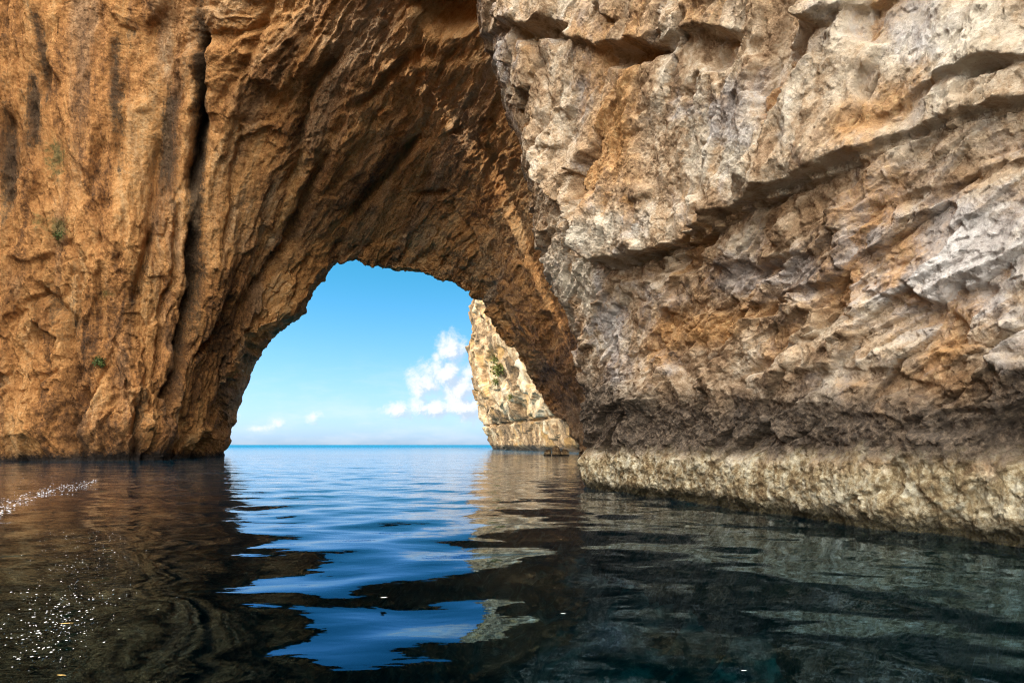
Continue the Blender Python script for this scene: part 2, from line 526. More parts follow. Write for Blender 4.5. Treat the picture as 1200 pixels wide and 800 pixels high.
# ------------------------------------------------------------------ the near cliff on the right of the view
def build_near_cliff():
    plan = [(46, -70), (30, -34), (20.5, -10), (15.6, 3), (12.0, 10), (10.4, 13.7), (8.75, 16.9), (7.6, 20.5), (6.5, 24.2), (5.1, 28.2), (4.2, 30.8),
            (3.75, 32.3), (4.4, 34.6), (8, 38), (15, 43), (26, 50)]
    C = poly_sample(plan, 4000, 0)
    for _ in range(350):
        C[1:-1] = (C[:-2] + 2 * C[1:-1] + C[2:]) / 4
    pxs = CX + FPX * C[:, 0] / np.maximum(C[:, 1], 3.0)
    vis = (C[:, 1] > 7) & (np.arange(4000) < np.argmin(np.hypot(C[:, 0] - 3.9, C[:, 1] - 32.2)) + 30)
    ds = np.concatenate([[0], np.hypot(*np.diff(C, axis=0).T)])
    dpx = np.concatenate([[0], np.abs(np.diff(pxs))])
    corner = np.exp(-(np.hypot(C[:, 0] - 4.0, C[:, 1] - 32) / 2.2) ** 2)
    dens = np.where(vis, dpx * 1.25 + ds * (7 + 75 * corner), ds * 3.0)
    cum = np.cumsum(dens)
    nu = int(min(cum[-1], 1400))
    sel = np.interp(np.linspace(0, cum[-1], nu), cum, np.arange(4000))
    Cx = np.interp(sel, np.arange(4000), C[:, 0]); Cy = np.interp(sel, np.arange(4000), C[:, 1])
    T = np.stack([np.gradient(Cx), np.gradient(Cy)], -1)
    T /= np.linalg.norm(T, axis=1, keepdims=True)
    N2 = np.stack([-T[:, 1], T[:, 0]], -1)                    # towards the water
    s_along = np.cumsum(np.hypot(np.gradient(Cx), np.gradient(Cy)))
    zs = np.concatenate([np.linspace(-7, -0.25, 36, endpoint=False), np.linspace(-0.25, 13.5, 440, endpoint=False),
                         np.linspace(13.5, 24, 200, endpoint=False), np.linspace(24, 44, 40)])
    nv = len(zs)
    Z = np.broadcast_to(zs, (nu, nv))
    # how far the wall leans out with height: strongest at the corner, so that its outline overhangs to the left
    dcor = np.hypot(Cx - 3.9, Cy - 32.2)
    ic = int(np.argmin(dcor))
    wcor = np.exp(-(np.abs(s_along - s_along[ic]) / 11.0) ** 1.5)[:, None]
    lz = [-7, 0, 2, 6.8, 8.2, 9.6, 11, 12.4, 14.5, 18, 22.5, 30, 44]
    lean_c = np.interp(Z, lz, [0, 0, 0.15, 0.5, 1.1, 1.8, 2.3, 2.55, 2.85, 3.8, 5.0, 6.5, 8])
    lean_w = np.interp(Z, lz, [0, 0, 0.0, 0.1, 0.15, 0.2, 0.3, 0.4, 0.5, 0.7, 0.9, 0.5, -3])
    lean = lean_c * wcor + lean_w * (1 - wcor)
    off = lean.copy()
    # tide profile
    off += np.interp(Z, [-7, -3, -0.6, 0.1, 0.5, 1.1, 1.6, 1.95, 2.5, 3.0, 3.5, 4.0, 5, 8], [2.2, 1.3, 0.15, 0.16, 0.34, 0.36, 0.24, 0.06, 0.0, 0.0, 0.02, 0.06, 0.05, 0.0])
    P = np.stack([Cx[:, None] + N2[:, :1] * off, Cy[:, None] + N2[:, 1:] * off, Z], -1)
    # lean of the corner goes straight across the view
    px, py = proj(P)
    flat = P.reshape(-1, 3)
    W = np.stack([np.broadcast_to(s_along[:, None], (nu, nv)).ravel(), np.zeros(nu * nv), Z.ravel()], -1)   # wall coordinates in metres
    W = W.astype(F32)
    wob = np.stack([fbm(W * 0.7, 3, 5), fbm(W * 0.7 + 31, 3, 6), fbm(W * 0.7 + 77, 3, 8)], -1)
    wx0 = px.ravel().astype(F32); wy0 = py.ravel().astype(F32)
    XS = [590, 630, 655, 684, 722, 790, 845, 885, 945, 1012, 1068, 1130, 1260]
    YS = [60, 165, 222, 268, 306, 290, 264, 238, 214, 184, 160, 138, 100]
    # along the wall (s grows away from the camera), beds dip down towards the far corner
    ca, sa = math.cos(math.radians(30)), math.sin(math.radians(30))
    A = (W[:, 0] * ca - W[:, 2] * sa); B = (W[:, 0] * sa + W[:, 2] * ca)
    upm = ((wy0 < np.interp(wx0, XS, YS) + 10) & (W[:, 2] > 4)).astype(F32)
    ca2, sa2 = math.cos(math.radians(58)), math.sin(math.radians(58))
    A = np.where(upm > 0.5, W[:, 0] * ca2 - W[:, 2] * sa2, A); B = np.where(upm > 0.5, W[:, 0] * sa2 + W[:, 2] * ca2, B)
    def beds(sx, sz, w):
        return np.stack([A / sx, np.zeros_like(A) + 0.3, B / sz], -1).astype(F32) + w * wob
    x = px.ravel().astype(F32); y = py.ravel().astype(F32)
    wx = x + 10 * fbm(W * 0.9 + 5, 3, 31); wy = y + 10 * fbm(W * 0.9 + 50, 3, 32)
    wide = (Cy > 6)[:, None] & np.ones((1, nv), bool)
    wide = (np.clip((Cy - 6) / 4, 0, 1)[:, None] * np.ones((1, nv))).ravel().astype(F32)
    d = np.zeros(nu * nv, F32)
    brk = np.clip(0.75 + 1.6 * fbm(W * np.array([0.45, 1, 0.12], F32) + 3, 3, 33), 0.1, 1.5)
    # --- the main overhang and its neighbours
    d += ledge(wx, wy, [(590, 60), (630, 165), (655, 222), (684, 268), (722, 306), (790, 290), (845, 264), (885, 238), (945, 214), (1012, 184), (1068, 160), (1130, 138), (1260, 100)], (0.85 - 0.45 * sstep(x, 780, 1080)) * (0.45 + 0.55 * brk), 120, 0.06, 12, 2.5)
    d += ledge(wx, wy, [(1040, 140), (1060, 129), (1100, 99), (1149, 81), (1186, 73), (1300, 50)], 0.24 * brk, 90, 0.06, 6)
    d += ledge(wx, wy, [(935, 60), (950, 40), (985, 30), (1032, 2), (1100, -40)], 0.35, 60, 0.1, 8)
    d += ledge(wx, wy, [(585, 40), (610, 28), (640, 30), (665, 40), (700, 55), (740, 52), (780, 58), (830, 30), (870, 40)], 0.45, 50, 0.15, 9)
    d += ledge(wx, wy, [(835, 312), (905, 306), (970, 296), (990, 270)], 0.30 * brk, 60, 0.10, 10)
    d += ledge(wx, wy, [(880, 352), (930, 350), (975, 330), (992, 312)], 0.22, 30, 0.12, 7)
    d += ledge(wx, wy, [(780, 400), (815, 372), (870, 352), (930, 348)], -0.25, 50, 0.0, 8)
    d += ledge(wx, wy, [(930, 435), (985, 428), (1040, 432), (1085, 448), (1130, 462), (1200, 438), (1300, 425)], 0.17 * brk, 60, 0.07, 12)
    d += ledge(wx, wy, [(700, 480), (760, 472), (830, 462), (900, 470), (980, 474), (1050, 488), (1120, 500)], 0.08 * brk, 60, 0.03, 10)
    d += ledge(wx, wy, [(1000, 250), (1060, 232), (1130, 205), (1200, 190), (1300, 150)], 0.13 * brk, 50, 0.08, 8)
    d += ledge(wx, wy, [(985, 400), (1050, 375), (1120, 330), (1190, 300), (1300, 270)], 0.16, 40, 0.08, 8)
    # --- steep joints
    d += sidestep(wx, wy, [(980, 5), (958, 60), (925, 150), (905, 190), (882, 218)], 0.42, 60, 1)
    d += sidestep(wx, wy, [(955, 125), (950, 160), (940, 195)], 0.22, 30, 1)
    d += sidestep(wx, wy, [(860, 110), (840, 170), (800, 250)], -0.25, 40, -1)
    d += sidestep(wx, wy, [(755, 80), (720, 150), (700, 230), (692, 290)], 0.4, 60, 1)
    d += sidestep(wx, wy, [(985, 240), (988, 290), (1000, 360), (1005, 420)], 0.22, 80, 1)
    for pts, w_, dp in [([(1036, 88), (1025, 120), (1008, 160)], 3, 0.25), ([(906, 70), (900, 130)], 3, 0.15), ([(985, 262), (984, 300)], 3, 0.2),
                        ([(830, 395), (818, 430), (816, 450)], 5, 0.22), ([(868, 392), (850, 420)], 4, 0.2), ([(835, 440), (845, 410), (870, 395)], 4, 0.18),
                        ([(920, 420), (950, 395)], 3, 0.15), ([(700, 170), (672, 260)], 4, 0.3), ([(640, 60), (655, 130), (640, 190)], 4, 0.3)]:
        d += crack(wx, wy, pts, w_, dp)
    for c, rx, ry, rot, dp in [((750, 66), 44, 13, -6, 0.75), ((645, 38), 30, 11, -8, 0.6), ((850, 62), 26, 24, 20, 0.5), ((715, 190), 26, 80, 22, 0.45),
                               ((775, 312), 60, 12, -6, 0.3), ((1165, 84), 26, 9, -20, 0.4), ((945, 80), 16, 60, 25, 0.35), ((800, 500), 70, 22, 4, 0.10),
                               ((1140, 495), 90, 16, -6, 0.12), ((905, 320), 40, 10, 0, 0.25)]:
        d += pocket(wx, wy, c, rx, ry, rot, dp)
    # --- broken rock
    rough = 0.55 + 0.9 * sstep(fbm(W * 0.22 + 9, 3, 40), -0.25, 0.3)
    slab = 1.3 * blobm(x, y, (1100, 45), 170, 95, -28) + 0.8 * blobm(x, y, (900, 185), 90, 60, -40) + 0.5 * blobm(x, y, (770, 210), 70, 70, -40)
    slab = np.clip(slab, 0, 1)
    rough = rough * (1 - 0.72 * slab)
    f0, c0, e0 = facets(beds(6.5, 2.6, 0.35), 2, 1.1, 90.0)
    f1, c1, e1 = facets(beds(4.6, 1.2, 0.28), 3, 1.0, 70.0)
    f2, c2, e2 = facets(beds(2.0, 0.52, 0.28), 4, 0.9)
    f3, c3, e3 = facets(beds(0.40, 0.24, 0.3), 5, 0.8, 25.0)
    tide = 1 - sstep(W[:, 2], 1.4, 2.0)
    fa = (1 - 0.75 * tide)
    d += fa * (0.42 * f0 + (0.36 - 0.12 * slab) * f1 + rough * (0.15 * f2 + 0.06 * f3))
    d += 0.30 * fbm(W * 0.35, 3, 12) + rough * fa * 0.085 * ridged(beds(0.8, 0.5, 0.4), 5, 15, 0.6)
    g = np.stack([W[:, 0] * 1.0, W[:, 1], W[:, 2] * 0.8], -1)
    d += (0.07 + 0.03 * tide) * fbm(g * 3.6, 4, 21, 0.65) + 0.05 * tide * ridged(g * 1.7, 3, 23)
    # a few flakes
    d += 0.05 * sstep(fbm(beds(0.5, 0.25, 0.3), 2, 25), 0.05, 0.12)
    d += tide * (0.10 * ridged(g * np.array([1.1, 1, 0.9], F32) + 0.4 * wob, 4, 27, 0.62) - 0.10 * sstep(fbm(g * 0.9, 3, 28), 0.12, 0.3))
    d = d.reshape(nu, nv)
    Nb = grid_normals(P)
    if np.mean((Nb[ic - 80:ic, 100:300] * (np.array([0, 0, 2.0]) - P[ic - 80:ic, 100:300])).sum(-1)) < 0:
        Nb = -Nb; flip = True
    else:
        flip = False
    Nd = Nb.copy(); Nd[..., 2] *= 0.35
    Nd /= np.linalg.norm(Nd, axis=-1, keepdims=True)
    Q = P + Nd * d[..., None]
    NN = grid_normals(Q) * (-1 if flip else 1)
    ochre = (0.9 * blobm(x, y, (722, 170), 30, 95, 20) + 1.0 * blobm(x, y, (945, 90), 16, 75, 24) + 0.9 * blobm(x, y, (835, 385), 70, 26, -10)
             + 0.6 * blobm(x, y, (1060, 120), 90, 25, -35) + 0.5 * blobm(x, y, (890, 250), 70, 20, -20) + 0.5 * blobm(x, y, (990, 325), 18, 35, 0)
             + 0.5 * blobm(x, y, (820, 20), 60, 30, 0) + 0.7 * blobm(x, y, (1130, 455), 80, 22, 0) + 0.35 * blobm(x, y, (1000, 240), 120, 40, -20)) * wide
    ochre += 0.3 * (f1 < -0.2) * (1 - tide)
    pale = (1.0 * blobm(x, y, (1095, 50), 150, 80, -28) + 0.8 * blobm(x, y, (880, 190), 40, 45, -30) + 0.8 * blobm(x, y, (740, 270), 60, 20, -15)
            + 1.3 * blobm(x, y, (665, 315), 40, 55, 20) + 0.5 * blobm(x, y, (1100, 320), 90, 60, -30)) * wide
    ledge_line = 3.0 + 0 * W[:, 2]
    greyn = (0.9 * blobm(x, y, (1110, 300), 130, 110, -20) + 0.5 * blobm(x, y, (860, 130), 40, 60, 20) + 0.6 * blobm(x, y, (880, 320), 90, 25, -5) + 0.5 * blobm(x, y, (720, 400), 40, 70, 0)
             + 0.3 * blobm(x, y, (600, 60), 40, 50, 0) + 0.5 * blobm(x, y, (1080, 30), 60, 60, -30)) * wide
    attrs = dict(cell=c1, cell2=c2, ochre=ochre, pale=pale, greyn=greyn, wet=np.exp(-((s_along[:, None] - s_along[ic]) / 5.0) ** 2) * np.ones((1, nv)))
    root = empty('rock_cliff', (8, 26, 0))
    tag(root, 'pale grey ochre limestone cliff with jutting overhang and scoured whitish band at the water', 'cliff')
    # split into parts: the overhanging upper rock, the wall under it, the scoured band along the water
    fz = Z[:-1, :-1] + 0 * Q[:-1, :-1, 0]
    up = (wy < np.interp(wx, XS, YS)).reshape(nu, nv)[:-1, :-1] & (fz > 4)
    band = fz < 1.7
    wall = ~up & ~band
    og = (8, 26, 0)
    for nm, mk in (('overhang', up), ('wall_face', wall), ('tide_band', band)):
        o = grid_object(nm, Q, M_GREY, root, attrs, mk, flip, NN, og)
        if nm == 'tide_band':
            o['label'] = 'whitish scoured band along the waterline'
    return Q

# ------------------------------------------------------------------ the arch: left wall, vault and far pillar as one flaring sheet
def tps(ctrl):
    p = np.array([(a, b) for a, b, _ in ctrl], float) / 400.0
    v = np.log(np.array([c for _, _, c in ctrl], float))
    n = len(p)
    def U(r2):
        return np.where(r2 > 0, r2 * np.log(np.maximum(r2, 1e-12)), 0)
    K = U(((p[:, None] - p[None]) ** 2).sum(-1)) + np.eye(n) * 0.02
    Pm = np.c_[np.ones(n), p]
    Amat = np.zeros((n + 3, n + 3)); Amat[:n, :n] = K; Amat[:n, n:] = Pm; Amat[n:, :n] = Pm.T
    w = np.linalg.solve(Amat, np.r_[v, 0, 0, 0])
    def f(x, y):
        q = np.stack([x, y], -1) / 400.0
        s = w[n] + w[n + 1] * q[..., 0] + w[n + 2] * q[..., 1]
        for k in range(n):
            s = s + w[k] * U((q[..., 0] - p[k, 0]) ** 2 + (q[..., 1] - p[k, 1]) ** 2)
        return np.exp(s)
    return f

def build_arch():
    pairs = [((218, 566), (-420, 620)), ((233, 535), (-420, 548)), ((247, 523), (-420, 520)), ((255, 508), (-420, 480)), ((257, 488), (-420, 430)), ((269, 479), (-420, 400)),
             ((282, 457), (-420, 350)), ((295, 430), (-420, 290)), ((312, 412), (-420, 220)), ((331, 388), (-420, 120)), ((353, 371), (-420, 0)),
             ((364, 346), (-420, -180)), ((378, 320), (-300, -400)), ((394, 312), (-40, -420)), ((419, 312), (160, -420)), ((438, 318), (300, -420)),
             ((461, 326), (420, -420)), ((500, 328), (540, -420)), ((521, 338), (660, -420)), ((543, 350), (800, -420)), ((556, 361), (920, -330)),
             ((565, 382), (950, -140)), ((580, 402), (950, 20)), ((597, 415), (950, 120)), ((603, 432), (950, 200)), ((618, 455), (950, 290)),
             ((640, 480), (940, 380)), ((660, 502), (920, 450)), ((667, 529), (880, 530)), ((669, 570), (870, 620))]
    rim = np.array([a for a, b in pairs], float); out = np.array([b for a, b in pairs], float)
    seg = np.hypot(*np.diff(rim, axis=0).T) + 0.13 * np.hypot(*np.diff(out, axis=0).T)
    s = np.r_[0, np.cumsum(seg)]
    nt = 1150
    tt = np.linspace(0, s[-1], nt)
    R = np.stack([np.interp(tt, s, rim[:, k]) for k in (0, 1)], -1)
    O = np.stack([np.interp(tt, s, out[:, k]) for k in (0, 1)], -1)
    for _ in range(60):
        R[1:-1] = (R[:-2] + 2 * R[1:-1] + R[2:]) / 4
    for _ in range(1500):
        O[1:-1] = (O[:-2] + 2 * O[1:-1] + O[2:]) / 4
    ctrl = [(247, 536, 101), (268, 490, 104), (300, 440, 104), (340, 388, 106), (397, 307, 108), (480, 322, 109), (556, 362, 106), (600, 425, 104), (640, 480, 104), (667, 530, 104),
            (0, 540, 84), (100, 540, 84), (200, 539, 88), (-200, 548, 72), (-420, 552, 58),
            (0, 400, 84), (100, 420, 85), (200, 420, 90), (0, 300, 82.5), (100, 300, 84), (200, 300, 88.5), (270, 300, 93), (330, 300, 99), (240, 440, 95),
            (0, 150, 82), (0, 0, 82), (200, 150, 84.5), (200, 0, 79.5), (300, 150, 87), (300, 0, 75), (380, 200, 91), (400, 100, 79), (400, 0, 68), (450, 250, 98), (450, 120, 78),
            (520, 270, 97), (520, 130, 76), (520, 0, 57), (560, 230, 85), (600, 330, 88), (600, 200, 70), (640, 400, 86), (650, 330, 73), (690, 450, 75), (690, 400, 68), (690, 535, 76),
            (650, 100, 50), (700, 200, 53), (720, 300, 56), (740, 450, 62), (750, 540, 62), (870, 560, 50), (880, 300, 45), (850, 0, 38), (950, 150, 40),
            (-200, 300, 71), (-200, 0, 70), (-420, 300, 60), (-420, 0, 58), (-300, -300, 64), (0, -300, 76), (200, -300, 68), (400, -300, 54), (600, -300, 42), (800, -300, 36), (0, -420, 74), (400, -420, 50)]
    dep = tps(ctrl)
    ns = 560
    sp = np.linspace(0, 1, ns) ** 1.25
    PX = R[:, None, 0] + (O - R)[:, None, 0] * sp[None]
    PY = R[:, None, 1] + (O - R)[:, None, 1] * sp[None]
    Y = dep(PX, PY)
    front = unproj(PX, PY, Y)
    # behind the rim: the soffit runs on seawards and opens outwards
    cen = np.array([-20.0, 0, 10.0])
    rim3 = front[:, 0]
    od = rim3 - cen; od[:, 1] = 0
    od /= np.linalg.norm(od, axis=1, keepdims=True)
    kb = np.linspace(1, 0.02, 46)
    back = rim3[:, None] + (kb ** 1.5 * 26)[None, :, None] * np.array([0, 1.0, 0]) + (kb ** 1.6 * 11)[None, :, None] * od[:, None]
    # beyond the frame: the rock goes on upwards
    ou = np.linspace(0.05, 1, 24)
    last = front[:, -1]
    upw = np.stack([0 * last[:, 0], 8 + 0 * last[:, 0], np.clip(last[:, 2] / 2, 2, 24)], -1)
    upw[:, 0] = np.clip(last[:, 0], -30, 12) * 0.5
    top = last[:, None] + ou[None, :, None] * upw[:, None]
    P = np.concatenate([back, front, top], 1)
    nb = len(kb)
    nt, nv = P.shape[:2]
    px, py = proj(P)
    x = px.ravel().astype(F32); y = py.ravel().astype(F32)
    # coordinates following the folds: q across them, r along them (metres)
    dl = np.linalg.norm(np.diff(P, axis=1), axis=-1)
    q = np.concatenate([np.zeros((nt, 1)), np.cumsum(dl, 1)], 1)
    q -= q[:, nb:nb + 1]
    # reference arc length at a middle radius, so that r stays comparable along the sheet
    mid = P[:, nb + 170]
    r = np.r_[0, np.cumsum(np.linalg.norm(np.diff(mid, axis=0), axis=1))]
    Rr = np.broadcast_to(r[:, None], (nt, nv))
    W = P.reshape(-1, 3).astype(F32)
    QR = np.stack([q.ravel(), Rr.ravel(), 0 * q.ravel()], -1).astype(F32)
    warp = np.stack([fbm(W * 0.10, 3, 51), fbm(W * 0.10 + 30, 3, 52), fbm(W * 0.1 + 70, 3, 53)], -1)
    wx = x + 7 * fbm(W * 0.28 + 5, 3, 61); wy = y + 7 * fbm(W * 0.28 + 50, 3, 62)
    # steep folds: stretched along the height of the wall (left) and along the vault (right)
    lw = 1 - sstep(x, 250, 420)                                       # 1 on the left wall
    kk = np.interp(x, [215, 330, 560, 700], [0.02, 0.38, 0.62, 0.25])
    yy = np.clip(y, -250, 650)
    fu = (x + kk * (yy - 250)) * 0.105                                 # metres across the folds
    fv = y * 0.105                                                    # metres along them
    dm = np.linalg.norm(W - np.array([0, 0, CAMH], F32), axis=1)
    def flow(su, sv, w=0.0):
        return np.stack([fu * su, fv * sv, dm * 0.25 * su], -1).astype(F32) + w * warp
    d = np.zeros(nt * nv, F32)
    soft = 0.6 + 0.4 * lw                                             # the vault is smoother than the wall
    d += soft * 1.5 * ridged(flow(0.085, 0.014, 0.25), 5, 70, 0.58) - 0.2
    d += 1.8 * fbm(W * np.array([0.05, 0.05, 0.03], F32), 3, 74)
    f1, c1, e1 = facets(flow(0.15, 0.05, 0.5), 81, 0.9)
    f2, c2, e2 = facets(flow(0.40, 0.17, 0.6), 82, 0.9)
    f3, c3, e3 = facets(flow(0.95, 0.5, 1.0), 83, 0.8)
    rough = 0.4 + 1.0 * sstep(fbm(W * 0.06 + 3, 3, 84), -0.2, 0.3)
    low = sstep(y, 250, 420) * lw
    d += soft * (0.85 * f1 + rough * (0.60 * f2 + 0.30 * f3) * (1 + 0.7 * low))
    d += soft * (0.55 * ridged(flow(0.42, 0.11, 0.3), 5, 90, 0.64) + 0.38 * fbm(flow(1.1, 0.6), 5, 91, 0.7))
    d += soft * 0.32 * rough * ridged(flow(1.0, 0.35, 0.5), 4, 92, 0.62)
    # the fissures and folds one can point at
    for pts, w_, dp in [([(240, 40), (238, 80), (238, 130), (231, 190), (226, 220)], 5, 3.2), ([(208, 240), (205, 310), (190, 380), (182, 440)], 4, 1.6), ([(120, 150), (112, 230), (122, 300)], 4, 1.2), ([(284, 150), (268, 230), (262, 300)], 4, 1.2), ([(238, 120), (230, 190), (226, 225)], 9, 4.0), ([(222, 262), (226, 330), (218, 395), (204, 455), (198, 490)], 6, 5.0),
                        ([(178, 270), (170, 300), (155, 352)], 4, 2.6), ([(86, 400), (88, 460), (90, 535)], 5, 3.2), ([(186, 160), (178, 230), (172, 290)], 5, 1.5), ([(162, 470), (158, 540)], 5, 2.5),
                        ([(397, 60), (360, 112), (349, 185), (335, 230)], 7, 1.5), ([(492, 158), (440, 222), (405, 262)], 6, 1.5), ([(500, 48), (452, 95), (420, 125)], 6, 1.2),
                        ([(390, 165), (360, 230), (345, 290), (305, 360)], 7, 1.5), ([(270, 345), (262, 395), (240, 420)], 6, 2.0), ([(5, 130), (12, 200), (2, 250)], 14, 1.0),
                        ([(60, 20), (58, 115)], 4, 0.4), ([(40, 100), (45, 150)], 4, 0.4), ([(140, 60), (145, 130), (140, 200)], 5, 0.5), ([(320, 0), (300, 60), (262, 120)], 6, 0.8),
                        ([(40, 330), (80, 370), (82, 410)], 6, 1.6), ([(0, 395), (40, 350)], 6, 1.4), ([(105, 455), (95, 500)], 5, 1.4), ([(480, 235), (520, 232), (555, 300)], 5, 1.2)]:
        d += crack(wx, wy, pts, w_, dp)
    d += pocket(wx, wy, (530, 8), 40, 28, 10, 3.0)
    d += pocket(wx, wy, (14, 185), 22, 55, 10, 0.5)
    d += 2.0 * blobm(x, y, (252, 340), 16, 95, 6) + 1.4 * blobm(x, y, (150, 300), 22, 60, 5) + 1.6 * blobm(x, y, (140, 480), 26, 50, 0) + 1.5 * blobm(x, y, (40, 500), 40, 40, 0)
    d -= 1.6 * blobm(x, y, (190, 180), 22, 110, 5)
    # the foot is undercut by the sea
    zz = W[:, 2]
    d += np.interp(zz, [-6, -1, 0.2, 1.2, 3.0, 5], [0.5, -0.2, -0.9, -0.8, -0.1, 0])
    # hanging teeth along the rim
    rimw = np.exp(-(np.maximum(q.ravel(), 0) / 5.0) ** 2) * (q.ravel() > -10)
    d += rimw * (0.55 * ridged(W * 0.3, 3, 95) + 0.3 * f3) - (2.2 + 1.6 * lw) * np.exp(-(q.ravel() / 16.0) ** 2)
    d = d.reshape(nt, nv)
    Nb = grid_normals(P)
    sgn = np.sign(((np.array([-15, 30, 8.0]) - P) * Nb).sum(-1)[:, nb + 10:nb + 300].mean())
    Nb = Nb * sgn
    Q = P + Nb * d[..., None]
    flip = sgn < 0
    NN = grid_normals(Q) * sgn
    dark = (0.9 * blobm(x, y, (58, 70), 5, 60, 0) + 0.8 * blobm(x, y, (42, 120), 7, 40, 0) + 0.6 * blobm(x, y, (60, 180), 40, 45, 0) + 0.8 * blobm(x, y, (200, 180), 18, 120, 3)
            + 0.8 * blobm(x, y, (235, 150), 9, 160, 2) + 0.7 * blobm(x, y, (8, 190), 14, 60, 0) + 0.7 * blobm(x, y, (222, 360), 10, 110, 2) + 0.5 * blobm(x, y, (60, 360), 50, 60, 20)
            + 0.5 * blobm(x, y, (140, 90), 8, 60, 0) + 0.5 * blobm(x, y, (190, 480), 18, 60, 0))
    dark = dark - 0.8 * sstep(x, 260, 420)  # black taken off the vault, brightening it by colour
    for pts, w_ in (([(236, -40), (238, 60), (236, 130), (230, 190), (224, 262), (224, 330), (214, 395), (200, 470)], 7), ([(200, 120), (190, 200), (176, 290), (155, 352)], 6),
                    ([(86, 380), (88, 460), (90, 535)], 7), ([(160, 460), (158, 540)], 6), ([(10, 90), (14, 170), (4, 260)], 9), ([(60, 30), (58, 118)], 5), ([(42, 95), (44, 165)], 6), ([(140, 50), (142, 200)], 5)):
        dark = dark + 0.55 * np.exp(-np.abs(pl_dist(wx, wy, pts)[0] / (w_ * 1.3)) ** 1.3)  # crack shade painted as dark colour along the fissures
    pale = (0.8 * blobm(x, y, (188, 60), 14, 60, 3) + 0.8 * blobm(x, y, (165, 150), 16, 60, 5) + 0.8 * blobm(x, y, (175, 350), 14, 60, 5) + 0.7 * blobm(x, y, (140, 470), 30, 25, 0)
            + 0.6 * blobm(x, y, (80, 40), 60, 50, 0) + 0.4 * blobm(x, y, (300, 60), 50, 90, 20) + 0.4 * blobm(x, y, (110, 290), 30, 50, 0))
    pale = pale + 0.75 * sstep(x, 300, 460) * sstep(y, -50, 60)  # vault colour lightened in place of fill light
    moss = 0.8 * blobm(x, y, (65, 185), 18, 30, 0) + 0.8 * blobm(x, y, (70, 270), 16, 22, 0) + 0.7 * blobm(x, y, (125, 345), 12, 8, 0) + 0.6 * blobm(x, y, (45, 260), 12, 14, 0)
    attrs = dict(cell=c1, cell2=c2, dark=dark, pale=pale, moss=moss, fu=fu, fv=fv)
    og = (-20, 104, 0)
    root = empty('rock_arch', og)
    tag(root, 'huge orange brown limestone arch with a dark vault over the open sea gap', 'rock arch')
    xx = px[:-1, :-1]
    tidx = np.broadcast_to(np.arange(nt - 1)[:, None], (nt - 1, nv - 1))
    t_left = int(np.argmin(np.abs(R[:, 0] - 384) + np.abs(R[:, 1] - 316)))
    t_right = int(np.argmin(np.abs(R[:, 0] - 557) + np.abs(R[:, 1] - 362)))
    lim = t_left + 25 * np.sin(np.arange(nv - 1) * 0.05)[None]
    lim2 = t_right + 12 * np.sin(np.arange(nv - 1) * 0.07)[None]
    ml = tidx < lim; mr = tidx >= lim2
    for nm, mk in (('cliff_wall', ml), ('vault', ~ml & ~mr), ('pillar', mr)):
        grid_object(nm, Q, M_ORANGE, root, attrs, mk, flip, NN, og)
    # unseen stretch of the cliff round the cove, added tall to block the sun
    plan = poly_sample([(-66, 60), (-76, 48), (-86, 24), (-90, -10), (-84, -45), (-70, -80)], 130, 30)
    zs = np.linspace(-5, 80, 110)
    nrm = np.stack([-np.gradient(plan[:, 1]), np.gradient(plan[:, 0])], -1)
    nrm /= np.linalg.norm(nrm, axis=1, keepdims=True)
    B = np.stack([np.broadcast_to(plan[:, :1], (130, 110)), np.broadcast_to(plan[:, 1:], (130, 110)), np.broadcast_to(zs, (130, 110))], -1).copy()
    wB = B.reshape(-1, 3).astype(F32)
    g1, cc1, _ = facets(wB * np.array([0.12, 0.12, 0.06], F32), 101)
    dd = (2.5 * ridged(wB * np.array([0.06, 0.06, 0.015], F32), 4, 103) + 1.6 * g1).reshape(130, 110)
    sg = 1 if (nrm[60, 0] > 0) else -1
    B[..., 0] += sg * nrm[:, :1] * dd; B[..., 1] += sg * nrm[:, 1:] * dd
    zero = np.zeros(130 * 110, F32)
    nn = grid_normals(B)
    fl = (nn[60, 50, 0] < 0)
    grid_object('cliff_wall', B, M_ORANGE, root, dict(cell=cc1, cell2=cc1, dark=zero, pale=zero, moss=zero, fu=wB[:, 1], fv=wB[:, 2]), None, fl, None, og)
    return Q

